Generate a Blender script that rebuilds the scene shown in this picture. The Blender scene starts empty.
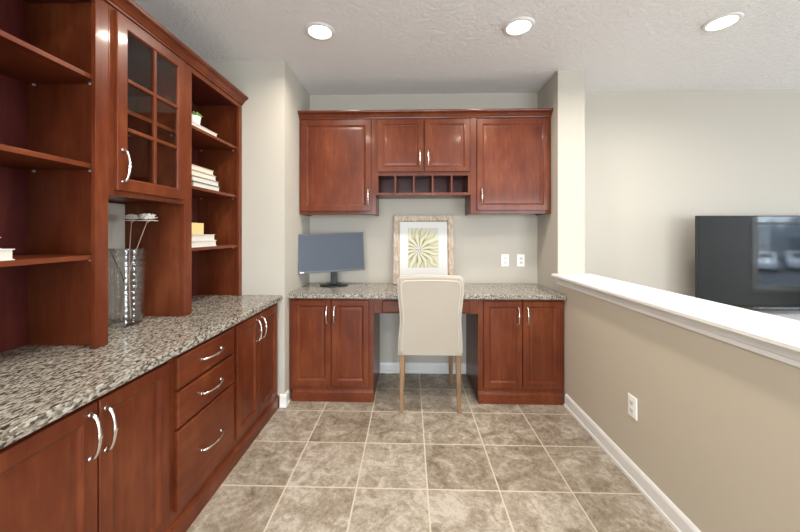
import bpy, bmesh, math, random
from mathutils import Vector, Matrix
random.seed(7)
PI = math.pi
scene = bpy.context.scene
COL = scene.collection

# ------------------------------------------------------------------ camera
cam_d = bpy.data.cameras.new('camera'); cam = bpy.data.objects.new('camera', cam_d); COL.objects.link(cam)
cam_d.sensor_width = 36; cam_d.lens = 332.0/800*36; cam_d.shift_y = -33.4/800; cam_d.clip_start = .02
cam.location = (0, 0, 1.42); cam.rotation_euler = (PI/2, 0, .028)
scene.camera = cam
# ------------------------------------------------------------------ world, exposure
scene.view_settings.view_transform = 'Standard'; scene.view_settings.look = 'None'
scene.view_settings.gamma = 1; scene.view_settings.use_curve_mapping = False
scene.view_settings.exposure = -0.08
w = bpy.data.worlds.new('sky'); scene.world = w; w.use_nodes = True
bg = w.node_tree.nodes['Background']; bg.inputs[0].default_value = (.72, .84, 1, 1); bg.inputs[1].default_value = 10.0
# ------------------------------------------------------------------ daylight through the windows behind the camera
def area(name, loc, rot, sx, sy, power, col):
    l = bpy.data.lights.new(name, 'AREA'); l.shape = 'RECTANGLE'; l.size = sx; l.size_y = sy; l.energy = power; l.color = col
    o = bpy.data.objects.new(name, l); o.location = loc; o.rotation_euler = rot; COL.objects.link(o); return o
area('window_daylight', (-.1, -3.42, 1.35), (PI/2, 0, 0), 2.3, 2.0, 165, (.93, .96, 1))
area('window_daylight', (3.0, -3.42, 1.35), (PI/2, 0, 0), 2.0, 2.0, 145, (.93, .96, 1))
area('window_daylight', (8.32, 1.35, 1.5), (PI/2, 0, PI/2), 2.0, 1.7, 190, (.93, .96, 1))
CAN_POWER = 16
CAN_COL = (1, .91, .80)

# ------------------------------------------------------------------ node helpers
def mat(name, base=(.8,.8,.8), rough=.5, metal=0., **kw):
    m = bpy.data.materials.new(name); m.use_nodes = True
    b = m.node_tree.nodes['Principled BSDF']
    b.inputs['Base Color'].default_value = (*base, 1); b.inputs['Roughness'].default_value = rough; b.inputs['Metallic'].default_value = metal
    for k, v in kw.items(): b.inputs[k.replace('_', ' ')].default_value = v
    return m
def N(m, t, **kw):
    n = m.node_tree.nodes.new(t)
    for k, v in kw.items():
        if k in n.inputs: n.inputs[k].default_value = v
        else: setattr(n, k, v)
    return n
def L(m, a, b): m.node_tree.links.new(a, b)
def ramp(m, fac, stops, interp='LINEAR'):
    r = N(m, 'ShaderNodeValToRGB'); cr = r.color_ramp; cr.interpolation = interp
    while len(cr.elements) < len(stops): cr.elements.new(.5)
    for e, (p, c) in zip(cr.elements, stops): e.position = p; e.color = (*c, 1)
    L(m, fac, r.inputs[0]); return r
def coords(m, scale=(1,1,1)):
    t = N(m, 'ShaderNodeNewGeometry'); mp = N(m, 'ShaderNodeMapping'); mp.inputs['Scale'].default_value = scale
    L(m, t.outputs['Position'], mp.inputs[0]); return mp.outputs[0]
def bsdf(m): return m.node_tree.nodes['Principled BSDF']
def add_bump(m, h, strength, dist):
    b = N(m, 'ShaderNodeBump'); b.inputs['Strength'].default_value = strength; b.inputs['Distance'].default_value = dist
    L(m, h, b.inputs['Height']); L(m, b.outputs[0], bsdf(m).inputs['Normal'])

def cherry(name, c1, c2, c3, sc=(1,1,.12)):
    m = mat(name, c2, .34, Specular_IOR_Level=.22, Coat_Weight=.14, Coat_Roughness=.10)
    n = N(m, 'ShaderNodeTexNoise', Scale=42., Detail=5., Roughness=.6); L(m, coords(m, sc), n.inputs['Vector'])
    n2 = N(m, 'ShaderNodeTexNoise', Scale=4.5, Detail=3., Roughness=.6); L(m, coords(m, (1,1,.55)), n2.inputs['Vector'])
    mx = N(m, 'ShaderNodeMix', data_type='FLOAT'); mx.inputs[0].default_value = .62
    L(m, n.outputs[0], mx.inputs[2]); L(m, n2.outputs[0], mx.inputs[3])
    r = ramp(m, mx.outputs[0], [(.33, c1), (.5, c2), (.68, c3)]); L(m, r.outputs[0], bsdf(m).inputs['Base Color'])
    return m
M = {}
M['cherry'] = cherry('cherry_wood', (.078,.014,.005), (.120,.026,.0085), (.180,.048,.016))
M['cherry_h'] = cherry('cherry_wood_horizontal', (.078,.014,.005), (.120,.026,.0085), (.180,.048,.016), (1,.12,1))
M['dark_cherry'] = cherry('dark_cherry_wood', (.060,.010,.008), (.082,.015,.012), (.110,.024,.016))  # darker cherry tone for the back, top and base panels
# wall paint
def paint(name, c, bs=.15):
    m = mat(name, c, .85, Specular_IOR_Level=.25)
    n = N(m, 'ShaderNodeTexNoise', Scale=170., Detail=2.); L(m, coords(m), n.inputs['Vector']); add_bump(m, n.outputs[0], bs, .002); return m
M['wall'] = paint('greige_wall_paint', (.475,.437,.375))
M['halfwall'] = paint('tan_greige_wall_paint', (.48,.42,.33))
M['farwall'] = paint('light_grey_wall_paint', (.47,.473,.468))
M['trim'] = mat('white_trim_paint', (.70,.685,.66), .4)
M['ceiling'] = mat('textured_ceiling_paint', (.86,.835,.825), .9, Specular_IOR_Level=.2)
m = M['ceiling']; n = N(m, 'ShaderNodeTexNoise', Scale=38., Detail=4., Roughness=.65); L(m, coords(m), n.inputs['Vector'])
r = ramp(m, n.outputs[0], [(.42, (0,0,0)), (.62, (1,1,1))]); add_bump(m, r.outputs[0], .8, .008)
# tile
TS = .395
m = M['tile'] = mat('stone_look_floor_tile', (.5,.45,.37), .45)
pos = N(m, 'ShaderNodeNewGeometry'); mp = N(m, 'ShaderNodeMapping', vector_type='POINT')
mp.inputs['Location'].default_value = (-.1008 + 10*TS, -3.0246 + 20*TS, 0); L(m, pos.outputs['Position'], mp.inputs[0])
br = N(m, 'ShaderNodeTexBrick', offset=0., squash=1.)
br.inputs['Scale'].default_value = 1; br.inputs['Mortar Size'].default_value = .005; br.inputs['Mortar Smooth'].default_value = .3
br.inputs['Brick Width'].default_value = TS; br.inputs['Row Height'].default_value = TS; br.inputs['Bias'].default_value = 0
br.inputs['Color1'].default_value = (0,0,0,1); br.inputs['Color2'].default_value = (1,1,1,1); br.inputs['Mortar'].default_value = (.5,.5,.5,1)
L(m, mp.outputs[0], br.inputs['Vector'])
# every tile gets its own stretch of stone
sn = N(m, 'ShaderNodeVectorMath', operation='SNAP'); sn.inputs[1].default_value = (TS, TS, 10); L(m, mp.outputs[0], sn.inputs[0])
wn = N(m, 'ShaderNodeTexWhiteNoise', noise_dimensions='3D'); L(m, sn.outputs[0], wn.inputs['Vector'])
ws = N(m, 'ShaderNodeVectorMath', operation='SCALE'); ws.inputs['Scale'].default_value = 30; L(m, wn.outputs['Color'], ws.inputs[0])
va = N(m, 'ShaderNodeVectorMath', operation='ADD'); L(m, mp.outputs[0], va.inputs[0]); L(m, ws.outputs[0], va.inputs[1])
n1 = N(m, 'ShaderNodeTexNoise', Scale=6.5, Detail=10., Roughness=.74, Distortion=1.1); L(m, va.outputs[0], n1.inputs['Vector'])
n2 = N(m, 'ShaderNodeTexNoise', Scale=38., Detail=8., Roughness=.8, Distortion=.5); L(m, va.outputs[0], n2.inputs['Vector'])
mx = N(m, 'ShaderNodeMix', data_type='FLOAT'); mx.inputs[0].default_value = .45; L(m, n1.outputs[0], mx.inputs[2]); L(m, n2.outputs[0], mx.inputs[3])
ad = N(m, 'ShaderNodeMath', operation='MULTIPLY_ADD'); ad.inputs[1].default_value = .07; L(m, wn.outputs['Value'], ad.inputs[0]); L(m, mx.outputs[0], ad.inputs[2])
r = ramp(m, ad.outputs[0], [(.39, (.095,.070,.048)), (.47, (.205,.164,.118)), (.54, (.29,.244,.188)), (.63, (.46,.41,.345))])
mc = N(m, 'ShaderNodeMix', data_type='RGBA'); L(m, br.outputs['Fac'], mc.inputs[0]); L(m, r.outputs[0], mc.inputs[6]); mc.inputs[7].default_value = (.54,.475,.38,1)
L(m, mc.outputs[2], bsdf(m).inputs['Base Color'])
iv = N(m, 'ShaderNodeMath', operation='SUBTRACT'); iv.inputs[0].default_value = 1; L(m, br.outputs['Fac'], iv.inputs[1]); add_bump(m, iv.outputs[0], .5, .002)
# granite
m = M['granite'] = mat('speckled_granite', (.5,.5,.45), .14, Specular_IOR_Level=.42)
v = N(m, 'ShaderNodeTexVoronoi', Scale=150., Randomness=1.); L(m, coords(m, (1.5,.5,1.)), v.inputs['Vector'])
n1 = N(m, 'ShaderNodeTexNoise', Scale=85., Detail=5., Roughness=.65, Distortion=.6); L(m, coords(m, (1.3,.6,1.)), n1.inputs['Vector'])
sp = N(m, 'ShaderNodeSeparateColor'); L(m, v.outputs['Color'], sp.inputs[0])
mx = N(m, 'ShaderNodeMix', data_type='FLOAT'); mx.inputs[0].default_value = .60; L(m, sp.outputs[0], mx.inputs[2]); L(m, n1.outputs[0], mx.inputs[3])
r = ramp(m, mx.outputs[0], [(.32, (.04,.034,.03)), (.41, (.13,.108,.085)), (.49, (.24,.212,.168)), (.57, (.33,.305,.255)), (.70, (.45,.44,.405))])
L(m, r.outputs[0], bsdf(m).inputs['Base Color'])
M['nickel'] = mat('brushed_nickel', (.72,.69,.66), .24, 1.)
M['plate'] = mat('white_outlet_plastic', (.85,.83,.79), .35)
M['pin'] = mat('shelf_pin_plastic', (.35,.30,.27), .5)
M['slot'] = mat('dark_outlet_slot', (.06,.055,.05), .6)
M['slotw'] = mat('ivory_receptacle_face', (.70,.68,.63), .4)
m = M['linen'] = mat('cream_linen_upholstery', (.41,.358,.292), .95, Sheen_Weight=.25)
wv = N(m, 'ShaderNodeTexNoise', Scale=260., Detail=3.); L(m, coords(m, (1,1,3)), wv.inputs['Vector']); add_bump(m, wv.outputs[0], .35, .002)
m = M['piping'] = mat('ivory_welt_cord', (.50,.465,.40), .9)
m = M['oak'] = mat('light_oak', (.42,.25,.12), .45)
n = N(m, 'ShaderNodeTexNoise', Scale=40., Detail=4.); L(m, coords(m, (1,1,.1)), n.inputs['Vector'])
r = ramp(m, n.outputs[0], [(.35, (.16,.085,.04)), (.65, (.28,.16,.08))]); L(m, r.outputs[0], bsdf(m).inputs['Base Color'])
M['black'] = mat('black_plastic', (.012,.012,.014), .35)
M['bezel'] = mat('graphite_bezel', (.05,.052,.06), .35)
M['screen'] = mat('matte_display', (.03,.038,.056), .38, Specular_IOR_Level=.35)
M['badge'] = mat('silver_badge', (.75,.77,.8), .3, .4)
M['tvscreen'] = mat('gloss_tv_screen', (.008,.008,.008), .045, IOR=1.65)
M['console'] = mat('pale_lacquer', (.72,.72,.76), .2)
def thin_glass(name, tint, gain=1., rough=0.):
    m = bpy.data.materials.new(name); m.use_nodes = True; nt = m.node_tree; nt.nodes.remove(nt.nodes['Principled BSDF'])
    out = nt.nodes['Material Output']; t = N(m, 'ShaderNodeBsdfTransparent'); t.inputs[0].default_value = (*tint, 1)
    g = N(m, 'ShaderNodeBsdfGlossy'); g.inputs['Roughness'].default_value = rough
    f = N(m, 'ShaderNodeFresnel'); gm = N(m, 'ShaderNodeNewGeometry'); io = N(m, 'ShaderNodeMix', data_type='FLOAT'); io.inputs[2].default_value = 1.5; io.inputs[3].default_value = 1/1.5; L(m, gm.outputs['Backfacing'], io.inputs[0]); L(m, io.outputs[0], f.inputs['IOR'])
    k = N(m, 'ShaderNodeMath', operation='MULTIPLY', use_clamp=True); k.inputs[1].default_value = gain; L(m, f.outputs[0], k.inputs[0])
    s = N(m, 'ShaderNodeMixShader'); L(m, k.outputs[0], s.inputs[0]); L(m, t.outputs[0], s.inputs[1]); L(m, g.outputs[0], s.inputs[2]); L(m, s.outputs[0], out.inputs[0])
    return m
M['pane'] = thin_glass('window_glass', (.96,.975,.97), 1.)
M['vase'] = thin_glass('clear_vase_glass', (.975,.985,.98), 2.8, .01)
def emis(name, c, s):
    m = mat(name, c, .5); b = bsdf(m); b.inputs['Emission Color'].default_value = (*c, 1); b.inputs['Emission Strength'].default_value = s; return m
M['lens'] = emis('lit_lamp_lens', (1,.93,.84), 9)
M['bookwhite'] = mat('white_cover', (.66,.64,.60), .6)
M['bookcream'] = mat('cream_cover', (.52,.40,.25), .6)
M['bookgrey'] = mat('pale_grey_cover', (.22,.25,.24), .6)
M['bookteal'] = mat('slate_cover', (.10,.15,.16), .5)
M['pages'] = mat('paper_pages', (.60,.56,.49), .8)
M['gold'] = mat('straw_yellow_box', (.66,.50,.22), .5)
M['ceramic'] = mat('white_ceramic', (.80,.79,.76), .3)
M['leaf'] = mat('succulent_green', (.16,.30,.06), .5)
M['petal'] = mat('ivory_petal', (.86,.80,.72), .7)
M['stem'] = mat('dry_stem', (.42,.30,.24), .7)
M['twig'] = mat('dark_twig', (.10,.07,.055), .8)
M['mat'] = mat('white_mat_board', (.60,.59,.58), .7)
m = M['frame'] = mat('whitewashed_wood', (.62,.52,.38), .5)
n = N(m, 'ShaderNodeTexNoise', Scale=45., Detail=5., Roughness=.7); L(m, coords(m, (1,1,.4)), n.inputs['Vector'])
r = ramp(m, n.outputs[0], [(.35, (.28,.205,.135)), (.52, (.40,.32,.235)), (.68, (.54,.48,.40))]); L(m, r.outputs[0], bsdf(m).inputs['Base Color'])
M['asphalt'] = mat('asphalt', (.10,.11,.12), .9)
M['hedge'] = mat('bare_hedge', (.27,.31,.34), .9)
M['carwhite'] = mat('white_car_paint', (.8,.82,.85), .25)
M['cardark'] = mat('dark_car_glass', (.03,.035,.04), .1)
M['tyre'] = mat('tyre_rubber', (.02,.02,.02), .8)

# ------------------------------------------------------------------ mesh helpers
def B(): return bmesh.new()
def box(bm, x0, x1, y0, y1, z0, z1, bev=0.):
    t = bmesh.new(); vs = [t.verts.new((x, y, z)) for x in (x0, x1) for y in (y0, y1) for z in (z0, z1)]
    for f in ((0,1,3,2), (4,6,7,5), (0,4,5,1), (2,3,7,6), (0,2,6,4), (1,5,7,3)): t.faces.new([vs[i] for i in f])
    if bev: bmesh.ops.bevel(t, geom=list(t.edges), offset=bev, segments=2, profile=.6, affect='EDGES')
    bmesh.ops.recalc_face_normals(t, faces=t.faces)
    merge(bm, t); return bm
def merge(bm, t, mtx=None):
    if mtx is not None: bmesh.ops.transform(t, matrix=mtx, verts=t.verts)
    mp = {v: bm.verts.new(v.co) for v in t.verts}
    for f in t.faces:
        try:
            g = bm.faces.new([mp[v] for v in f.verts]); g.smooth = f.smooth
        except ValueError: pass
    t.free()
def rings(bm, ring_pts, close_ends=True, smooth=False, closed=False):
    rs = [[bm.verts.new(p) for p in r] for r in ring_pts]; n = len(rs[0])
    seq = list(zip(rs[:-1], rs[1:])) + ([(rs[-1], rs[0])] if closed else [])
    for a, b in seq:
        for i in range(n):
            f = bm.faces.new((a[i], a[(i+1) % n], b[(i+1) % n], b[i])); f.smooth = smooth
    if close_ends and not closed:
        bm.faces.new(list(reversed(rs[0]))); bm.faces.new(rs[-1])
    return bm
def done(bm): bmesh.ops.recalc_face_normals(bm, faces=bm.faces); return bm
def tube(bm, pts, rad, seg=10):
    pts = [Vector(p) for p in pts]; rr = rad if isinstance(rad, (list, tuple)) else [rad]*len(pts); R = []
    prev = None
    for i, p in enumerate(pts):
        d = (pts[min(i+1, len(pts)-1)] - pts[max(i-1, 0)]).normalized()
        a = prev if prev is not None else (Vector((0,0,1)) if abs(d.z) < .9 else Vector((1,0,0)))
        x = (a - d*a.dot(d)).normalized(); y = d.cross(x); prev = x
        R.append([p + (x*math.cos(2*PI*k/seg) + y*math.sin(2*PI*k/seg))*rr[i] for k in range(seg)])
    t = bmesh.new(); rings(t, R, smooth=True); bmesh.ops.recalc_face_normals(t, faces=t.faces); merge(bm, t); return bm
def lathe(bm, prof, cx=0, cy=0, seg=32, close=True):
    t = bmesh.new(); rings(t, [[(cx+r*math.cos(2*PI*k/seg), cy+r*math.sin(2*PI*k/seg), z) for k in range(seg)] for r, z in prof], close, True)
    bmesh.ops.recalc_face_normals(t, faces=t.faces); merge(bm, t); return bm
# facing frames: map (u right, v up, w outwards) to the place
def back(u, v, w_, Y): return (u, Y - w_, v)          # faces the camera (-Y)
def left(u, v, w_, X): return (X + w_, u, v)          # on the left run, faces +X
def right(u, v, w_, X): return (X - w_, u, v)         # on the half wall, faces -X
def relief(bm, u0, u1, v0, v1, prof, mapf, plane):
    """nested rectangles: prof = [(inset, height)], closed at both ends"""
    R = [[mapf(u0+i, v0+i, h, plane), mapf(u1-i, v0+i, h, plane), mapf(u1-i, v1-i, h, plane), mapf(u0+i, v1-i, h, plane)] for i, h in prof]
    t = bmesh.new(); rings(t, R); bmesh.ops.recalc_face_normals(t, faces=t.faces); merge(bm, t); return bm
def extrude_profile(bm, prof, mapf):
    """prof: polygon; mapf(a,b,s) with s 0/1 the two ends"""
    t = bmesh.new(); rings(t, [[mapf(a, b, s) for a, b in prof] for s in (0, 1)]); bmesh.ops.recalc_face_normals(t, faces=t.faces); merge(bm, t); return bm

# ------------------------------------------------------------------ object helpers
def root(name, label, cat, loc, group=None, rz=0):
    o = bpy.data.objects.new(name, None); o.location = loc; o.rotation_euler = (0, 0, rz); o.empty_display_size = .1; COL.objects.link(o)
    o['label'] = label; o['category'] = cat
    if group: o['group'] = group
    return o
def _origin(o):
    v = Vector((0,0,0))
    while o is not None: v += o.location; o = o.parent
    return v
def obj(name, bm, material, parent=None, local=False, label=None, bevel=0.):
    me = bpy.data.meshes.new(name)
    if parent is None and not local:
        xs = [v.co for v in bm.verts]
        c = Vector(((min(v.x for v in xs)+max(v.x for v in xs))/2, (min(v.y for v in xs)+max(v.y for v in xs))/2, min(v.z for v in xs)))
        off = c
    else: c = Vector((0,0,0)); off = Vector((0,0,0)) if local else _origin(parent)
    bmesh.ops.translate(bm, vec=-off, verts=bm.verts)
    bm.to_mesh(me); bm.free()
    o = bpy.data.objects.new(name, me); COL.objects.link(o); o.location = c
    if parent is not None: o.parent = parent
    for mm in (material if isinstance(material, (list, tuple)) else [material]): me.materials.append(mm)
    if bevel:
        b = o.modifiers.new('bevel', 'BEVEL'); b.width = bevel; b.segments = 2; b.limit_method = 'ANGLE'
    if label: o['label'] = label
    return o
def tag(o, label, cat, group=None):
    o['label'] = label; o['category'] = cat
    if group: o['group'] = group
    return o
def struct(name, bm, m, bevel=0., parent=None):
    o = obj(name, bm, m, parent, bevel=bevel)
    if parent is None: o['kind'] = 'structure'
    return o

# ================================================================== SETTING
H = 2.826; XL, XR, YB, YS = -1.018, 1.285, 3.37, 2.683
XW = -1.74; XE = 8.2; YN = -3.3; YT = -.6; XJ = 4.6
struct('floor', box(B(), XW-.1, XE+.1, YN-.1, YB+.1, -.1, 0), M['tile'])
struct('ceiling', box(B(), XW-.1, XE+.1, YN-.1, YB+.1, H, H+.1), M['ceiling'])
struct('wall_left', box(B(), XW-.1, XW, YN, YS, 0, H), M['wall'])
struct('wall_nook_left', box(B(), XW-.1, XL, YS, YB, 0, H), M['wall'])
struct('wall_back', box(B(), XW-.1, XE, YB, YB+.1, 0, H), M['wall'])
struct('wall_column', box(B(), XR, 1.515, 2.91, YB, 0, H), M['wall'])
struct('wall_half', box(B(), XR, 1.515, -.4, 2.91, 0, .995), M['halfwall'])
b = B(); box(b, XE, XE+.1, YT, .35, 0, H); box(b, XE, XE+.1, 2.35, YB, 0, H); box(b, XE, XE+.1, .35, 2.35, 0, .65); box(b, XE, XE+.1, .35, 2.35, 2.35, H)
struct('wall_right', b, M['farwall'])
b = B()
for y_ in (.28, 1.33, 2.31): box(b, XE-.02, XE+.09, y_, y_+.07 if y_ != 1.33 else 1.37, .62, 2.42, .003)
box(b, XE-.02, XE+.09, .35, 2.31, 2.31, 2.42, .003); box(b, XE-.04, XE+.09, .35, 2.31, .60, .67, .003); box(b, XE+.02, XE+.07, .35, 2.31, 1.48, 1.52, .003)
win4 = struct('window_4', b, M['trim']); obj('pane', box(B(), XE+.048, XE+.052, .36, 2.34, .67, 2.31), M['pane'], win4)
def wall_with_holes(name, x0, x1, y0, y1, holes, m):
    b = B(); x = x0
    for (a, c, z0, z1) in holes:
        box(b, x, a, y0, y1, 0, H); box(b, a, c, y0, y1, 0, z0); box(b, a, c, y0, y1, z1, H); x = c
    box(b, x, x1, y0, y1, 0, H); return struct(name, b, m)
wall_with_holes('wall_near', XW-.1, XJ, YN-.1, YN, [(-1.3, 1.1, .3, 2.4), (1.95, 4.05, .3, 2.4)], M['wall'])
struct('wall_jog', box(B(), XJ, XJ+.1, YN-.1, YT, 0, H), M['farwall'])
wall_with_holes('wall_front', XJ+.1, XE+.1, YT-.1, YT, [(6.78, 7.85, .30, 2.3)], M['farwall'])
# windows
def window(name, x0, x1, z0, z1, y, rail, mull=None):
    b = B()
    for a in ((x0-.07, x0+.04), (x1-.04, x1+.07)): box(b, a[0], a[1], y-.09, y+.02, z0-.03, z1+.07, .004)
    box(b, x0, x1, y-.09, y+.02, z1-.04, z1+.07, .004); box(b, x0-.09, x1+.09, y-.09, y+.05, z0-.04, z0+.02, .004)
    box(b, x0, x1, y-.07, y-.02, rail-.025, rail+.025, .003)
    if mull: box(b, mull-.03, mull+.03, y-.08, y+.01, z0, z1, .003)
    box(b, x0+.04, x1-.04, y-.07, y-.03, z0+.02, z0+.07, .003)
    o = struct(name, b, M['trim'])
    obj('pane', box(B(), x0+.035, x1-.035, y-.052, y-.048, z0+.015, z1-.035), M['pane'], o)
window('window_1', -1.3, 1.1, .3, 2.4, YN, 1.5, -.1)
window('window_2', 1.95, 4.05, .3, 2.4, YN, 1.5, 3.0)
window('window_3', 6.78, 7.85, .30, 2.3, YT, 1.60)
# baseboards
BBP = [(0,0), (.020,0), (.020,.018), (.014,.024), (.014,.085), (.010,.097), (.003,.104), (0,.104)]
def bb_y(name, x, y0, y1, sgn):   # runs along Y, projects sgn*X
    struct(name, extrude_profile(B(), BBP, lambda a, b, s: (x+sgn*a, y1 if s else y0, b)), M['trim'])
def bb_x(name, y, x0, x1):
    struct(name, extrude_profile(B(), BBP, lambda a, b, s: (x1 if s else x0, y-a, b)), M['trim'])
bb_y('baseboard_right', XR, -.4, 2.752, -1)
bb_x('baseboard_back', YB, -.298, .571)
bb_x('baseboard_stub', YS, -1.052, XL+.02)
bb_y('baseboard_nook', XL, YS, 2.752, 1)
# half-wall cap
b = B()
prof = [(1.515,.995), (1.53,1.0), (1.53,1.03), (1.56,1.036), (1.566,1.05), (1.56,1.066), (1.238,1.066), (1.228,1.058), (1.228,1.044), (1.238,1.037), (1.252,1.034), (1.262,1.02), (1.266,1.004), (1.274,.998), (1.276,.978), (XR,.978), (XR,.995)]
extrude_profile(b, prof, lambda a, z, s: (a, 2.909 if s else -.42, z))
struct('trim_half_wall_cap', b, M['trim'])

# ================================================================== CABINETS
def door_panel(u0, u1, v0, v1, mapf, plane, fw=.055, th=.02):
    return relief(B(), u0, u1, v0, v1, [(0,0), (0,th-.003), (.003,th), (fw-.006,th), (fw,th-.004), (fw+.004,th-.008), (fw+.010,th-.010), (fw+.012,th-.010), (fw+.030,th-.0085)], mapf, plane)
def slab(u0, u1, v0, v1, mapf, plane, th=.02):
    return relief(B(), u0, u1, v0, v1, [(0,0), (0,th-.006), (.004,th-.002), (.009,th)], mapf, plane)
def pull(parent, u, v, mapf, plane, length=.15, horizontal=False, name='handle'):
    b = B(); n = 16; pts = []; rad = []
    for i in range(n+1):
        t = i/n; s = (t-.5)*length
        w_ = .004 + .030*math.sin(PI*t)**.45 if 0 < t < 1 else .0005
        r_ = .0050 + .0028*math.exp(-((t-.5)/.035)**2) + .0028*math.exp(-((t-.03)/.05)**2) + .0028*math.exp(-((t-.97)/.05)**2)
        if 0 < t < 1: r_ += .0012*math.cos((t-.5)*PI)**2
        pts.append(mapf(u+s, v, w_, plane) if horizontal else mapf(u, v+s, w_, plane)); rad.append(r_)
    tube(b, pts, rad, 10)
    for e in (-.5, .5):
        p = [(u+e*length*.97, v) if horizontal else (u, v+e*length*.97)][0]
        a = [mapf(p[0], p[1], q, plane) for q in (.0002, .004, .007)]
        tube(b, a, [.0095, .0085, .004], 12)
    return obj(name, b, M['nickel'], parent)
def door(root_, u0, u1, v0, v1, mapf, plane, hu=None, hv=None, fw=.055):
    d = obj('door', door_panel(u0, u1, v0, v1, mapf, plane, fw), M['cherry'], root_)
    if hu is not None: pull(d, hu, hv, mapf, plane+(.02 if mapf is left else -.02))
    return d
CT = .872     # underside of worktop
def plinth(mapf, plane, u0, u1, parent):
    b = B(); P = [(-.03,0), (.016,0), (.016,.078), (.012,.086), (.009,.092), (.002,.099), (-.03,.099)]
    extrude_profile(b, P, lambda a, z, s: mapf(u1 if s else u0, z, a, plane)); return obj('plinth', b, M['cherry_h'], parent)

# ---- left base run: face frame plane X=-1.075
FX = -1.075
def left_base(y0, y1, label, frame_v=()):
    r_ = root('base_cabinet', label, 'cabinet', ((XW+.005+FX)/2, (y0+y1)/2, 0), 'cherry base cabinets')
    g = .0006
    obj('body', box(B(), XW+.004, FX, y0+g, y1-g, .099, CT-.001), M['cherry'], r_)
    box_b = box(B(), XW+.02, FX-.032, y0+.01, y1-.01, 0, .098); obj('base_panel', box_b, M['dark_cherry'], r_)
    plinth(left, FX, y0+g, y1-g, r_)
    return r_
c = left_base(.74, 1.46, 'cherry base cabinet with two tall doors nearest the camera, under the left granite counter')
door(c, .765, 1.097, .135, .848, left, FX, 1.068, .745); door(c, 1.103, 1.43, .135, .848, left, FX, 1.125, .738)
c = left_base(1.46, 1.995, 'cherry base cabinet with a stack of three drawers, under the left granite counter')
for z0, z1, hz in ((.700,.848,.777), (.522,.688,.602), (.145,.510,.315)):
    d = obj('drawer', slab(1.487, 1.972, z0, z1, left, FX, .022), M['cherry_h'], c)
    pull(d, 1.742, hz, left, FX+.022, .175, True)
c = left_base(1.995, 2.68, 'cherry base cabinet with two doors beyond the drawers of the left run')
door(c, 2.012, 2.302, .145, .848, left, FX, 2.268, .742); door(c, 2.308, 2.625, .145, .848, left, FX, 2.345, .742)
b = B(); box(b, XW+.003, -1.032, .70, YS-.003, CT, .91, .004)
tag(obj('countertop', b, M['granite']), 'long speckled granite countertop on the left base cabinets', 'countertop')

# ---- back base run: face frame plane Y=2.785
FY = 2.785
def back_base(x0, x1, px0, px1, label):
    r_ = root('base_cabinet', label, 'cabinet', ((x0+x1)/2, (FY+YB)/2, 0), 'cherry base cabinets')
    obj('body', box(B(), x0, x1, FY, YB-.004, .099, CT-.001), M['cherry'], r_)
    obj('base_panel', box(B(), x0+.001, x1-.001, FY+.032, YB-.004, 0, .098), M['dark_cherry'], r_)
    plinth(back, FY, px0, px1, r_)
    return r_
c = back_base(XL+.003, -.301, -.990, -.301, 'two-door cherry base cabinet under the monitor, left of the chair')
door(c, -.985, -.658, .133, .853, back, FY, -.690, .733, .05); door(c, -.652, -.338, .133, .853, back, FY, -.626, .733, .05)
c = back_base(.574, XR-.003, .574, 1.262, 'two-door cherry base cabinet right of the chair, against the half wall')
door(c, .617, .932, .133, .853, back, FY, .897, .733, .05); door(c, .938, 1.255, .133, .853, back, FY, .972, .733, .05)
c = root('desk_apron', 'cherry knee-space apron with a shallow drawer, behind the cream chair', 'drawer unit', (.1365, FY, .741))
b = B(); box(b, -.300, .573, FY, FY+.02, .741, CT-.001, .0015); box(b, -.300, -.285, FY+.02, YB-.005, .76, CT-.001); box(b, .558, .573, FY+.02, YB-.005, .76, CT-.001)
obj('rail', b, M['cherry_h'], c)
obj('drawer', slab(-.228, .502, .752, .853, back, FY, .02), M['cherry_h'], c)
b = B(); box(b, XL+.003, XR-.003, 2.742, YB-.003, CT, .91, .004)
tag(obj('countertop', b, M['granite']), 'speckled granite desk countertop along the back wall', 'countertop')

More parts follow.
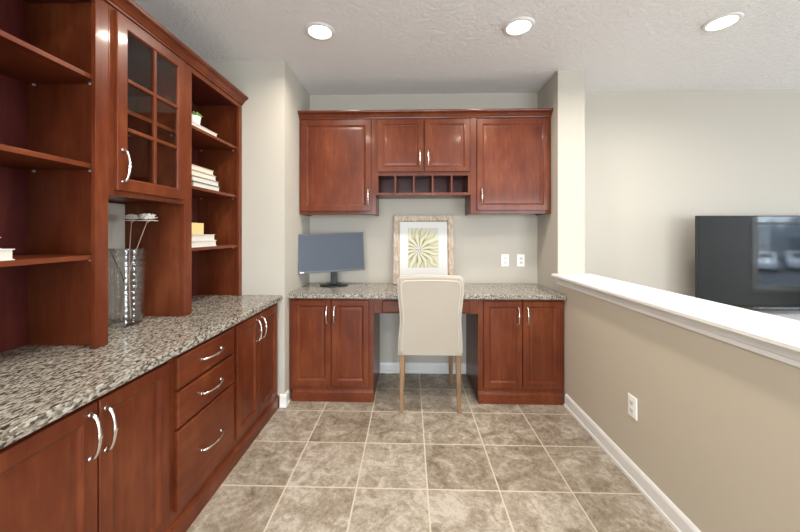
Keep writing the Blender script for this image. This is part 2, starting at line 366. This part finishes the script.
# ---- hollow carcase
def carcase(parent, mapf, plane, u0, u1, v0, v1, depth, shelves=(), th=.018, stile=.04, top=.045, bottom=.03, open_bottom=False, inner=M['dark_cherry'], stl=None, str_=None):
    """hollow box with a face frame; w runs inwards from the face plane"""
    def bx3(b, a0, a1, c0, c1, d0, d1, bev=0.):
        p = mapf(a0, c0, -d0, plane); q = mapf(a1, c1, -d1, plane)
        box(b, min(p[0],q[0]), max(p[0],q[0]), min(p[1],q[1]), max(p[1],q[1]), min(p[2],q[2]), max(p[2],q[2]), bev)
    for a_ in (u0, u1-th): b = B(); bx3(b, a_, a_+th, v0, v1, .0195, depth); obj('side_panel', b, M['cherry'], parent)
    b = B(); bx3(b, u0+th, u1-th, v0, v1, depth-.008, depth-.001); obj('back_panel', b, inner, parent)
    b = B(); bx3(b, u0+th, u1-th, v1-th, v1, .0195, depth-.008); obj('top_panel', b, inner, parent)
    if not open_bottom:
        b = B(); bx3(b, u0+th, u1-th, v0+.012, v0+.012+th, .0195, depth-.008); obj('bottom_panel', b, M['cherry'], parent)
    sl = stl or stile; sr = str_ or stile
    b = B(); bx3(b, u0, u0+sl, v0, v1, 0, .019, .0012); bx3(b, u1-sr, u1, v0, v1, 0, .019, .0012); bx3(b, u0+sl, u1-sr, v1-top, v1, 0, .019, .0012)
    if not open_bottom: bx3(b, u0+sl, u1-sr, v0, v0+bottom, 0, .019, .0012)
    obj('face_frame', b, M['cherry'], parent)
    for z in shelves:
        b = B(); bx3(b, u0+th+.001, u1-th-.001, z-.020, z, .022, depth-.009, .001)
        s = obj('shelf', b, M['cherry_h'], parent)
        for uu in (u0+th+.006, u1-th-.006):
            for dd in (.06, depth-.045):
                b = B(); bx3(b, uu-.004, uu+.004, z-.030, z-.0205, dd-.005, dd+.005, .001); obj('shelf_pin', b, M['pin'], s, label='pale plastic shelf pin')
HX = -1.37; HD = 1.37-1.72+0; HD = -(XW+.003-HX)
SH = (2.112, 1.722, 1.322)
HT = 2.475
c = root('open_bookcase', 'cherry open bookcase hutch nearest the camera, left of the glass-door cabinet', 'bookcase', ((XW+HX)/2, 1.13, .911), 'cherry hutch units on the left counter')
carcase(c, left, HX, .79, 1.474, .911, HT, HD, SH, stile=.062, open_bottom=True)
c = root('open_bookcase', 'cherry open bookcase hutch at the far end of the left counter', 'bookcase', ((XW+HX)/2, 2.33, .911), 'cherry hutch units on the left counter')
carcase(c, left, HX, 1.982, 2.680, .911, HT, HD, SH, stl=.072, str_=.042, open_bottom=True)
c = root('glass_door_cabinet', 'cherry wall cabinet with a six-pane glass door, hung above the vase', 'cabinet', ((XW+HX)/2, 1.728, 1.59), 'cherry hutch units on the left counter')
carcase(c, left, HX, 1.475, 1.981, 1.592, HT, HD, (2.03,), stile=.028, bottom=.035)
# glazed door
u0, u1, v0, v1 = 1.500, 1.968, 1.618, 2.450; fw = .062
b = B()
fr = [(0,0), (0,.017), (.003,.02), (fw-.008,.02), (fw-.002,.014), (fw,.010), (fw,0)]
R = [[left(u0+i, v0+i, h, HX), left(u1-i, v0+i, h, HX), left(u1-i, v1-i, h, HX), left(u0+i, v1-i, h, HX)] for i, h in fr]
rings(b, R, closed=True); done(b)
dr = obj('door', b, M['cherry'], c)
b = B(); um = (u0+u1)/2; box(b, HX+.004, HX+.018, um-.009, um+.009, v0+fw-.002, v1-fw+.002, .003)
for k in (1, 2):
    zz = v0+fw+(v1-v0-2*fw)*k/3
    box(b, HX+.004, HX+.018, u0+fw-.002, um-.009, zz-.009, zz+.009, .003); box(b, HX+.004, HX+.018, um+.009, u1-fw+.002, zz-.009, zz+.009, .003)
obj('muntin_grid', b, M['cherry'], dr)
obj('glass', box(B(), HX+.006, HX+.009, u0+fw-.004, u1-fw+.004, v0+fw-.004, v1-fw+.004), M['pane'], dr)
pull(dr, 1.528, 1.735, left, HX+.02, .155)
# crowns
CP = [(.0006,0), (.010,0), (.012,.010), (.018,.014), (.024,.026), (.036,.038), (.044,.041), (.052,.046), (.054,.056), (.054,.062), (.0006,.062)]
b = B(); extrude_profile(b, CP, lambda a, z, s: (HX+a, (YS-.002) if s else .79, HT-.012+z)); done(b)
tag(obj('crown_molding', b, M['cherry_h']), 'cherry crown molding along the top of the left hutch units', 'molding')

# ---- back wall cabinets, face plane Y=3.045
UY = 3.045; UD = YB-.003-UY; UT = 2.47
def upper(x0, x1, z0, label, name='wall_cabinet'):
    return root(name, label, 'cabinet', ((x0+x1)/2, UY+UD/2, z0), 'cherry cabinets on the back wall')
def solid_upper(r_, x0, x1, z0, z1):
    b = B(); box(b, x0, x1, UY+.0195, UY+UD, z0+.012, z1); box(b, x0, x0+.016, UY+.0195, UY+UD, z0, z0+.012); box(b, x1-.016, x1, UY+.0195, UY+UD, z0, z0+.012)
    obj('body', b, M['cherry'], r_)
    b = B(); box(b, x0, x1, UY, UY+.019, z0, z1, .0012); obj('face_frame', b, M['cherry'], r_)
c = upper(XL+.003, -.308, 1.588, 'large single-door cherry wall cabinet at upper left, above the monitor')
solid_upper(c, XL+.003, -.308, 1.588, UT); door(c, -.996, -.350, 1.618, 2.452, back, UY, -.374, 1.745, .055)
c = upper(.560, XR-.003, 1.592, 'large single-door cherry wall cabinet at upper right, above the wall outlets')
solid_upper(c, .560, XR-.003, 1.592, UT); door(c, .614, 1.262, 1.622, 2.455, back, UY, .653, 1.755, .055)
c = upper(-.307, .559, 1.765, 'short two-door cherry wall cabinet with five open cubbies below its doors')
x0, x1 = -.307, .559
b = B(); box(b, x0, x1, UY+.0195, UY+UD, 1.962, UT); obj('body', b, M['cherry'], c)
b = B(); box(b, x0, x1, UY, UY+.019, 1.942, UT, .0012); obj('face_frame', b, M['cherry'], c)
door(c, -.289, .128, 1.975, 2.455, back, UY, .096, 2.10, .05); door(c, .140, .548, 1.975, 2.455, back, UY, .172, 2.10, .05)
b = B(); box(b, x0, x1, UY+.002, UY+UD-.01, 1.765, 1.787, .001); obj('cubby_shelf', b, M['cherry_h'], c)
b = B(); box(b, x0, x1, UY+UD-.010, UY+UD, 1.765, 1.961); obj('back_panel', b, M['dark_cherry'], c)
for xx in (x0+.011, -.128, .042, .214, .387, x1-.011):
    t_ = .022 if abs(xx-.126) > .4 else .016
    obj('cubby_divider', box(B(), xx-t_/2, xx+t_/2, UY+.002, UY+UD-.0105, 1.7875, 1.9415, .001), M['cherry'], c)
b = B(); extrude_profile(b, CP, lambda a, z, s: (XR-.002 if s else XL+.002, UY-a, UT-.004+z)); done(b)
tag(obj('crown_molding', b, M['cherry_h']), 'cherry crown molding along the top of the back wall cabinets', 'molding')

# ================================================================== RECESSED LIGHTS
def can(x, y, label, col=CAN_COL):
    r_ = root('recessed_light', label, 'ceiling light', (x, y, H-.012), 'recessed ceiling lights')
    b = B(); P = [(.078,H-.0005), (.104,H-.0005), (.104,H-.004), (.098,H-.010), (.084,H-.012), (.078,H-.009)]
    seg = 40; rings(b, [[(x+rr*math.cos(2*PI*k/seg), y+rr*math.sin(2*PI*k/seg), z) for k in range(seg)] for rr, z in P], smooth=True, closed=True); done(b)
    obj('trim_ring', b, M['trim'], r_)
    b = B(); lathe(b, [(.077,H-.0007), (.077,H-.006), (.06,H-.009), (.02,H-.010)], x, y, 32); obj('lens', b, M['lens'], r_)
    l = bpy.data.lights.new('can_lamp', 'AREA'); l.shape = 'DISK'; l.size = .15; l.energy = CAN_POWER; l.color = col; l.spread = math.radians(160)
    o = bpy.data.objects.new('can_lamp', l); o.location = (0, 0, -.008); o.parent = r_; COL.objects.link(o)
lab = {0: 'recessed ceiling light nearest the left hutch', 1: 'recessed ceiling light in the middle, above the chair side of the nook', 2: 'recessed ceiling light at far right, beyond the half wall'}
for i, (x, y) in enumerate(((-.623, 2.30), (.746, 2.285), (2.087, 2.275))): can(x, y, lab[i], CAN_COL if x < 2 else (1, .97, .94))
for x, y, t in ((-.623, 1.15, 'recessed ceiling light over the left counter, second row'), (.746, 1.15, 'recessed ceiling light over the tile floor, second row'), (2.087, 1.15, 'recessed ceiling light beyond the half wall, second row'),
                (-.2, -.9, 'recessed ceiling light behind the camera on the left'), (1.6, -.9, 'recessed ceiling light behind the camera on the right')): can(x, y, t, CAN_COL if x < 2 else (1, .97, .94))

# ================================================================== OUTLETS
def outlet(mapf, plane, u, v, label, face='duplex'):
    r_ = root('wall_outlet', label, 'outlet', mapf(u, v-.06, 0, plane), 'white wall outlets')
    obj('cover_plate', relief(B(), u-.038, u+.038, v-.062, v+.062, [(0,.0005), (0,.003), (.004,.006), (.03,.0065)], mapf, plane), M['plate'], r_)
    for dv in (-.022, .022):
        f = obj('receptacle', relief(B(), u-.016, u+.016, v+dv-.015, v+dv+.015, [(0,.0066), (0,.008), (.003,.009), (.01,.009)], mapf, plane), M['slotw'], r_)
        b = B()
        for du in (-.006, .006): relief(b, u+du-.0015, u+du+.0015, v+dv-.003, v+dv+.007, [(0,.0091), (0,.0096)], mapf, plane)
        relief(b, u-.002, u+.002, v+dv-.010, v+dv-.006, [(0,.0091), (0,.0096)], mapf, plane)
        obj('slots', b, M['slot'], f)
outlet(back, YB, .963, 1.140, 'white wall outlet on the back wall, left of the pair')
outlet(back, YB, 1.120, 1.140, 'white wall outlet on the back wall, right of the pair beside the column')
outlet(right, XR, 1.945, .42, 'white wall outlet low on the half wall')

# ================================================================== MONITOR
mon = root('computer_monitor', 'black computer monitor with a blank screen on the desk countertop', 'monitor', (-.728, 3.20, .9105))
b = B(); lathe(b, [(.135,.0), (.137,.004), (.132,.009), (.03,.013)]); obj('base', b, M['black'], mon, local=True)
b = B(); box(b, -.032, .032, -.018, .006, .0125, .27, .004); obj('neck', b, M['black'], mon, local=True)
MW, MH = .608, .362
mt = Matrix.Translation((0, -.10, .322)) @ Matrix.Rotation(math.radians(16.5), 4, 'Z') @ Matrix.Rotation(math.radians(-3), 4, 'X') @ Matrix.Rotation(math.radians(-1.8), 4, 'Y')
def mb(fn):
    b = B(); fn(b); bmesh.ops.transform(b, matrix=mt, verts=b.verts); return b
loc = lambda u, v, w_, p: (u, -w_, v)
def body(b):
    relief(b, -MW/2, MW/2, -MH/2, MH/2, [(.06,-.045), (.04,-.045), (.004,-.014), (0,-.010), (0,.003), (.002,.005), (.007,.005), (.008,.003), (.2,.003)], loc, 0)
    box(b, -.045, .045, .035, .085, -.07, .05, .004)
obj('housing', mb(body), M['bezel'], mon, local=True)
obj('display', mb(lambda b: relief(b, -MW/2+.010, MW/2-.010, -MH/2+.019, MH/2-.010, [(0,.0032), (0,.0048), (.1,.0048)], loc, 0)), M['screen'], mon, local=True)
obj('badge', mb(lambda b: relief(b, -MW/2+.012, -MW/2+.046, -MH/2+.006, -MH/2+.013, [(0,.0052), (0,.0060)], loc, 0)), M['badge'], mon, local=True, label='small silver mark on the lower left bezel')

# ================================================================== FRAMED PRINT
fp = root('framed_print', 'framed flower print in a whitewashed frame leaning on the back wall behind the chair', 'picture', (.142, 3.262, .9105))
FW, FH = .600, .685
ft = Matrix.Rotation(math.radians(-6.5), 4, 'X')
def fb(fn): b = B(); fn(b); bmesh.ops.transform(b, matrix=ft, verts=b.verts); return b
def ffr(b):
    P = [(0,-.012), (0,.012), (.004,.016), (.05,.018), (.058,.012), (.064,.006), (.064,-.012)]
    R = [[loc(-FW/2+i, i, h, 0), loc(FW/2-i, i, h, 0), loc(FW/2-i, FH-i, h, 0), loc(-FW/2+i, FH-i, h, 0)] for i, h in P]
    rings(b, R, closed=True); done(b)
obj('frame', fb(ffr), M['frame'], fp, local=True)
obj('mat_board', fb(lambda b: relief(b, -FW/2+.0645, FW/2-.0645, .0645, FH-.0645, [(0,-.008), (0,.0), (.1,.0)], loc, 0)), M['mat'], fp, local=True)
m = M['print'] = mat('flower_print', (.8,.8,.7), .7)
PX, PZ = -.052, .335       # flower centre in the print object's coordinates
tc = N(m, 'ShaderNodeTexCoord'); sx = N(m, 'ShaderNodeSeparateXYZ'); L(m, tc.outputs['Object'], sx.inputs[0])
def mth(op, a, b=None, c=None):
    n = N(m, 'ShaderNodeMath', operation=op)
    for i, v_ in enumerate((a, b, c)):
        if v_ is None: continue
        if isinstance(v_, (int, float)): n.inputs[i].default_value = v_
        else: L(m, v_, n.inputs[i])
    return n.outputs[0]
dx = mth('SUBTRACT', sx.outputs[0], PX); dz = mth('SUBTRACT', sx.outputs[2], PZ)
ang = mth('ARCTAN2', dz, dx); rad = mth('SQRT', mth('ADD', mth('MULTIPLY', dx, dx), mth('MULTIPLY', dz, dz)))
wob = N(m, 'ShaderNodeTexNoise', Scale=6., Detail=1.5); L(m, tc.outputs['Object'], wob.inputs['Vector'])
ap = mth('ADD', ang, mth('MULTIPLY', wob.outputs[0], .9))
pet = mth('ABSOLUTE', mth('SINE', mth('MULTIPLY', ap, 7.)))
vein = mth('MULTIPLY', mth('ABSOLUTE', mth('SINE', mth('MULTIPLY', ap, 21.))), .22)
edge = mth('MULTIPLY', rad, -1.1)
val = mth('ADD', mth('ADD', mth('MULTIPLY', pet, .95), vein), edge)
r1 = ramp(m, val, [(.06, (.08,.075,.06)), (.22, (.20,.19,.13)), (.36, (.30,.28,.125)), (.62, (.40,.38,.20)), (.85, (.54,.53,.44))])
# paper shows beyond the petal tips
tip = mth('MULTIPLY', mth('ABSOLUTE', mth('SINE', mth('MULTIPLY', ap, 7.))), .15)
inside = mth('LESS_THAN', rad, mth('ADD', tip, .11))
mc = N(m, 'ShaderNodeMix', data_type='RGBA'); L(m, inside, mc.inputs[0]); mc.inputs[6].default_value = (.50,.48,.40,1); L(m, r1.outputs[0], mc.inputs[7])
sp_ = N(m, 'ShaderNodeTexVoronoi', Scale=110.); L(m, tc.outputs['Object'], sp_.inputs['Vector'])
r2 = ramp(m, sp_.outputs['Distance'], [(.2, (.10,.08,.08)), (.6, (.5,.48,.52))])
core = mth('LESS_THAN', rad, .026)
m2 = N(m, 'ShaderNodeMix', data_type='RGBA'); L(m, core, m2.inputs[0]); L(m, mc.outputs[2], m2.inputs[6]); L(m, r2.outputs[0], m2.inputs[7])
L(m, m2.outputs[2], bsdf(m).inputs['Base Color'])
obj('print', fb(lambda b: relief(b, -.152, .148, .165, .560, [(0,.0003), (0,.0012)], loc, 0)), M['print'], fp, local=True, label='pale yellow flower print with white mat')

# ================================================================== CHAIR
ch = root('dining_chair', 'cream upholstered chair with oak legs pushed up to the desk', 'chair', (.165, 2.85, 0))
def rrect(w_, h_, r_, n=6):
    P = []
    for cx, cy, a0 in ((w_/2-r_, h_-r_, 0), (-w_/2+r_, h_-r_, PI/2)):
        for k in range(n+1):
            a = a0 + PI/2*k/n; P.append((cx+r_*math.cos(a), cy+r_*math.sin(a)))
    return P
# back: layered outline swept in depth, narrow waist at seat height
def back_outline(inset, top_in=0.):
    P = []; W0 = .252; ztop = 1.082-top_in-inset; r_ = .035
    def halfw(z):
        t = (z-.45)/(1.08-.45)
        return W0 - .004 - .016*math.exp(-((t-.47)/.22)**2) + .004*t - inset
    zs = [.45+inset*.6 + (ztop-r_-.45-inset*.6)*k/14 for k in range(15)]
    R = [(halfw(z), z) for z in zs]
    hw = halfw(ztop-r_)
    for k in range(1, 7):
        a = PI/2*k/6; R.append((hw-r_+r_*math.cos(a), ztop-r_+r_*math.sin(a)))
    mid = [(hw*.5, ztop+.004), (0, ztop+.006)]
    R += mid
    Lf = [(-x, z) for x, z in reversed(R[:-1])]
    return R + Lf
def lean(z): return -.235 - .065*max(0, (z-.45)/.63)    # local y of the rear face
b = B(); ringsets = []
for inset, dy in ((.012,.0), (.003,.006), (0,.016), (0,.072), (.004,.082), (.016,.088)):
    ringsets.append([(x, lean(z)+dy, z) for x, z in back_outline(inset)])
rings(b, ringsets, smooth=True); done(b)
bk = obj('backrest', b, M['linen'], ch, local=True)
b = B(); o_ = back_outline(.024, .012); pts = [(x, lean(z)-.0005, z) for x, z in o_]; tube(b, pts, .0042, 8)
obj('piping', b, M['piping'], bk, local=True, label='raised ivory welt cord around the rear panel')
b = B(); pts = [(x, lean(z)+.012, z) for x, z in back_outline(-.001)]; tube(b, pts, .0045, 8); obj('piping', b, M['piping'], bk, local=True, label='ivory welt cord along the outer edge')
b = B(); box(b, -.245, .245, -.135, .285, .415, .452, .008); obj('seat_frame', b, M['linen'], ch, local=True)
b = B(); box(b, -.248, .248, -.132, .290, .4525, .52, .028); obj('seat', b, M['linen'], ch, local=True)
def leg(x, y, top, tx, ty):
    b = B(); s0, s1 = .021, .015
    rings(b, [[(x+tx+a*s1, y+ty+c_*s1, .0005) for a, c_ in ((-1,-1),(1,-1),(1,1),(-1,1))], [(x+a*s0, y+c_*s0, top) for a, c_ in ((-1,-1),(1,-1),(1,1),(-1,1))]]); done(b)
    return obj('leg', b, M['oak'], ch, local=True, bevel=.003)
leg(-.222, -.205, .4595, -.006, -.02); leg(.222, -.205, .4595, .006, -.02); leg(-.222, .26, .4145, 0, 0); leg(.222, .26, .4145, 0, 0)

# ================================================================== VASE WITH FLOWERS
VX, VY = -1.585, 1.815
va_ = root('glass_vase', 'tall clear ribbed glass vase on the left granite counter below the glass-door cabinet', 'vase', (VX, VY, .9105))
P = [(.076,.0), (.080,.006)]
nrib = 13
for k in range(nrib*3):
    t = k/(nrib*3-1); P.append((.080+.012*t+.0036*math.sin(k*2*PI/3+.3), .012+.400*t))
P += [(.0925,.420), (.089,.420), (.084,.30), (.079,.08), (.074,.022), (.01,.020)]
b = B(); lathe(b, P, 0, 0, 48); obj('vase_body', b, M['vase'], va_, local=True)
def flower(p0, bend, top, size, label, m_stem, name='dried_flower'):
    r_ = root(name, label, 'flower', p0)
    v = [Vector((0,0,0)), Vector(bend)-Vector(p0), Vector(top)-Vector(p0)]
    pts = []
    for k in range(13):
        t = k/12; pts.append((1-t)**2*v[0] + 2*t*(1-t)*v[1] + t*t*v[2])
    b = B(); tube(b, pts, [.0032-.0012*k/12 for k in range(13)], 8); obj('stem', b, m_stem, r_, local=True)
    if size:
        b = B(); c_ = v[2]
        for layer, (nn, rr, up) in enumerate(((9, 1., -.05), (9, .95, .25), (8, .80, .5), (7, .55, .7), (5, .3, .9))):
            for k in range(nn):
                a = 2*PI*k/nn + layer*.4; d = Vector((math.cos(a), math.sin(a), 0)); s_ = Vector((-d.y, d.x, 0)); L_ = size*rr
                g = [c_+Vector((0,0,.002+layer*.004))]
                tipz = up*L_
                R_ = [[c_+d*L_*q + s_*L_*.42*wd*e + Vector((0,0,tipz*q*q+.002+layer*.006+th_)) for e, th_ in ((-1,0),(0,-.001),(1,0),(0,.0025))] for q, wd in ((.05,.3),(.4,.9),(.75,1.1),(1.,.35))]
                rings(b, R_, smooth=True)
        done(b); obj('blossom', b, M['petal'], r_, local=True)
        b = B(); tube(b, [c_+Vector((0,0,-.012)), c_+Vector((0,0,-.004)), c_+Vector((0,0,.004))], [.003,.009,.006], 10); obj('calyx', b, m_stem, r_, local=True)
    return r_
flower((-1.600, 1.800, .935), (-1.60, 1.80, 1.13), (-1.490, 1.850, 1.488), .050, 'larger ivory blossom leaning right out of the glass vase', M['stem'])
flower((-1.570, 1.830, .935), (-1.60, 1.84, 1.25), (-1.625, 1.90, 1.49), .040, 'smaller ivory blossom behind the larger one in the glass vase', M['stem'])
flower((-1.600, 1.850, .935), (-1.565, 1.84, 1.08), (-1.615, 1.745, 1.325), 0, 'thin dark bare twig leaning left inside the glass vase', M['twig'], 'twig')

# ================================================================== BOOKS AND SMALL THINGS
def book(x1, y0, y1, z0, th, depth, cover, label, group, rot=0.):
    """lies flat; page edges face +X at x1"""
    cy = (y0+y1)/2; cx = x1-depth/2; w2 = depth/2; l2 = (y1-y0)/2
    r_ = root('book', label, 'book', (cx, cy, z0), group, rot)
    b = B(); box(b, -w2, w2, -l2, l2, 0, .0036, .0008); box(b, -w2, w2, -l2, l2, th-.0036, th, .0008); box(b, -w2, -w2+.0022, -l2, l2, .0022, th-.0022)
    obj('cover', b, M[cover], r_, local=True)
    b = B(); box(b, -w2+.0024, w2-.005, -l2+.004, l2-.004, .0038, th-.0038); obj('pages', b, M['pages'], r_, local=True)
g = 'books on the hutch shelves'
z = SH[1]+.0004
for th, y1, cov, t in ((.036, 2.435, 'bookteal', 'dark-covered book at the bottom of the four-book stack in the far bookcase'), (.036, 2.425, 'bookgrey', 'grey-green book second from the bottom of the four-book stack in the far bookcase'),
                       (.036, 2.39, 'bookcream', 'cream book second from the top of the four-book stack in the far bookcase'), (.034, 2.36, 'bookcream', 'shortest cream book on top of the four-book stack in the far bookcase')):
    book(-1.410, y1-.30, y1, z, th, .19, cov, t, g); z += th+.0004
z = SH[2]+.0004
for th, y1, cov, t in ((.042, 2.395, 'bookwhite', 'white book under the other white book on the lowest shelf of the far bookcase'), (.042, 2.375, 'bookwhite', 'white book directly under the straw yellow box in the far bookcase')):
    book(-1.410, y1-.29, y1, z, th, .20, cov, t, g); z += th+.0004
b = B(); box(b, -1.52, -1.425, 2.135, 2.265, z, z+.078, .004); gb = tag(obj('box', b, M['gold']), 'small straw yellow box on top of the two books in the far bookcase', 'box')
book(-1.410, 2.10, 2.405, SH[0]+.0004, .032, .21, 'bookwhite', 'white book under the potted succulent on the top shelf of the far bookcase', g)
pz = SH[0]+.0330
pp = root('potted_succulent', 'small green succulent in a white pot on the top shelf of the far bookcase', 'plant', (-1.475, 2.225, pz))
b = B(); lathe(b, [(.034,0), (.040,.004), (.046,.060), (.047,.066), (.043,.066), (.040,.058), (.01,.056)]); obj('pot', b, M['ceramic'], pp, local=True)
b = B()
for layer, (nn, rr, el) in enumerate(((10, .058, .35), (9, .050, .8), (6, .035, 1.2))):
    for k in range(nn):
        a = 2*PI*k/nn+layer*.5; d = Vector((math.cos(a)*math.cos(el), math.sin(a)*math.cos(el), math.sin(el)))
        p = Vector((0,0,.058)); tube(b, [p, p+d*rr*.5, p+d*rr*.85, p+d*rr*1.05], [.005,.009,.007,.001], 7)
obj('leaves', b, M['leaf'], pp, local=True)
z = SH[2]+.0004
book(-1.405, .862, 1.145, z, .040, .20, 'bookwhite', 'lower white book on the near bookcase shelf at the left edge', g); z += .0404
book(-1.405, .850, 1.105, z, .042, .18, 'bookwhite', 'upper white book on the near bookcase shelf at the left edge', g)

# ================================================================== FAR ROOM: TELEVISION
cs = root('media_console', 'low pale media console under the television beyond the half wall', 'console', (3.3, 3.05, 0))
b = B(); box(b, 2.45, 4.25, 2.78, 3.33, .10, .672, .004); obj('body', b, M['console'], cs)
b = B(); box(b, 2.43, 4.27, 2.76, 3.34, .6725, .69, .004); obj('top', b, M['console'], cs)
for k in range(3): obj('door', relief(B(), 2.465+.592*k, 2.465+.592*k+.586, .115, .66, [(0,0), (0,.014), (.003,.016), (.1,.016)], back, 2.7795), M['console'], cs)
for x in (2.55, 4.15):
    for y in (2.86, 3.26): obj('leg', box(B(), x-.02, x+.02, y-.02, y+.02, 0, .0995, .003), M['black'], cs)
tv = root('television', 'large flat black television on a pale console beyond the half wall', 'television', (3.30, 3.08, .6905))
b = B(); relief(b, 2.585, 4.095, .722, 1.572, [(.10,-.05), (.08,-.055), (.01,-.022), (0,-.018), (0,.004), (.002,.006), (.008,.006), (.009,.003), (.2,.003)], back, 3.06); obj('housing', b, M['black'], tv)
obj('screen', relief(B(), 2.597, 4.083, .738, 1.562, [(0,.0032), (0,.0052), (.2,.0052)], back, 3.06), M['tvscreen'], tv)
for x in (2.85, 3.77):
    b = B(); box(b, x-.015, x+.015, 2.95, 3.20, .6908, .702, .003); box(b, x-.012, x+.012, 3.075, 3.10, .702, .80, .002); obj('foot', b, M['black'], tv)

# ================================================================== OUTSIDE THE FRONT WINDOW (seen mirrored in the television)
GZ = -1.65
b = B(); box(b, -12, 50, -45, -3.45, GZ-.2, GZ); struct('ground', b, M['asphalt'])
b = B()
for k in range(26):
    x = 14+k*1.6; t = bmesh.new(); bmesh.ops.create_icosphere(t, subdivisions=2, radius=1.3)
    for v_ in t.verts: v_.co *= 1+random.uniform(-.18, .18)
    merge(b, t, Matrix.Translation((x, -31+random.uniform(-.6,.6), GZ+1.7+random.uniform(0,.9))) @ Matrix.Diagonal((1,1,1.7,1)))
tag(obj('hedge', b, M['hedge']), 'grey-green hedge behind the parked cars, mirrored in the television', 'hedge')
def car(x, y, label):
    r_ = root('car', label, 'car', (x, y, GZ), 'parked cars mirrored in the television', -PI/4)
    side = [(-2.2,.35), (-2.25,.75), (-2.0,.95), (-1.1,1.02), (-.55,1.48), (.95,1.5), (1.65,1.05), (2.2,.92), (2.28,.4), (1.9,.28), (-1.9,.28)]
    b = B(); rings(b, [[(px, yy, pz_*(1 if abs(yy) < .8 else .97)) for px, pz_ in side] for yy in (-.88, -.78, .78, .88)]); done(b); obj('body', b, M['carwhite'], r_, local=True)
    gl = [(-.95,1.04), (-.5,1.40), (.9,1.42), (1.4,1.06)]
    b = B()
    for s in (-1, 1): rings(b, [[(px, s*.885, pz_) for px, pz_ in gl], [(px, s*.895, pz_) for px, pz_ in gl]])
    done(b); obj('side_window', b, M['cardark'], r_, local=True)
    for a_, c_ in (((-1.04,1.08), (-.62,1.42)), ((1.55,1.10), (1.02,1.44))):
        o_x = .012*(-1 if a_[0] < 0 else 1); b = B()
        rings(b, [[(a_[0], -.66, a_[1]), (a_[0], .66, a_[1]), (c_[0], .58, c_[1]), (c_[0], -.58, c_[1])], [(a_[0]+o_x, -.66, a_[1]+.02), (a_[0]+o_x, .66, a_[1]+.02), (c_[0]+o_x, .58, c_[1]+.02), (c_[0]+o_x, -.58, c_[1]+.02)]])
        done(b); obj('windshield', b, M['cardark'], r_, local=True)
    for px in (-1.4, 1.4):
        for s in (-1, 1):
            b = B(); tube(b, [(px, s*.72, .33), (px, s*.90, .33)], .33, 20); obj('wheel', b, M['tyre'], r_, local=True)
for x, y, t in ((28.6, -21.8, 'white car on the left in the television reflection'), (32.0, -21.8, 'white car on the right in the television reflection')): car(x, y, t)
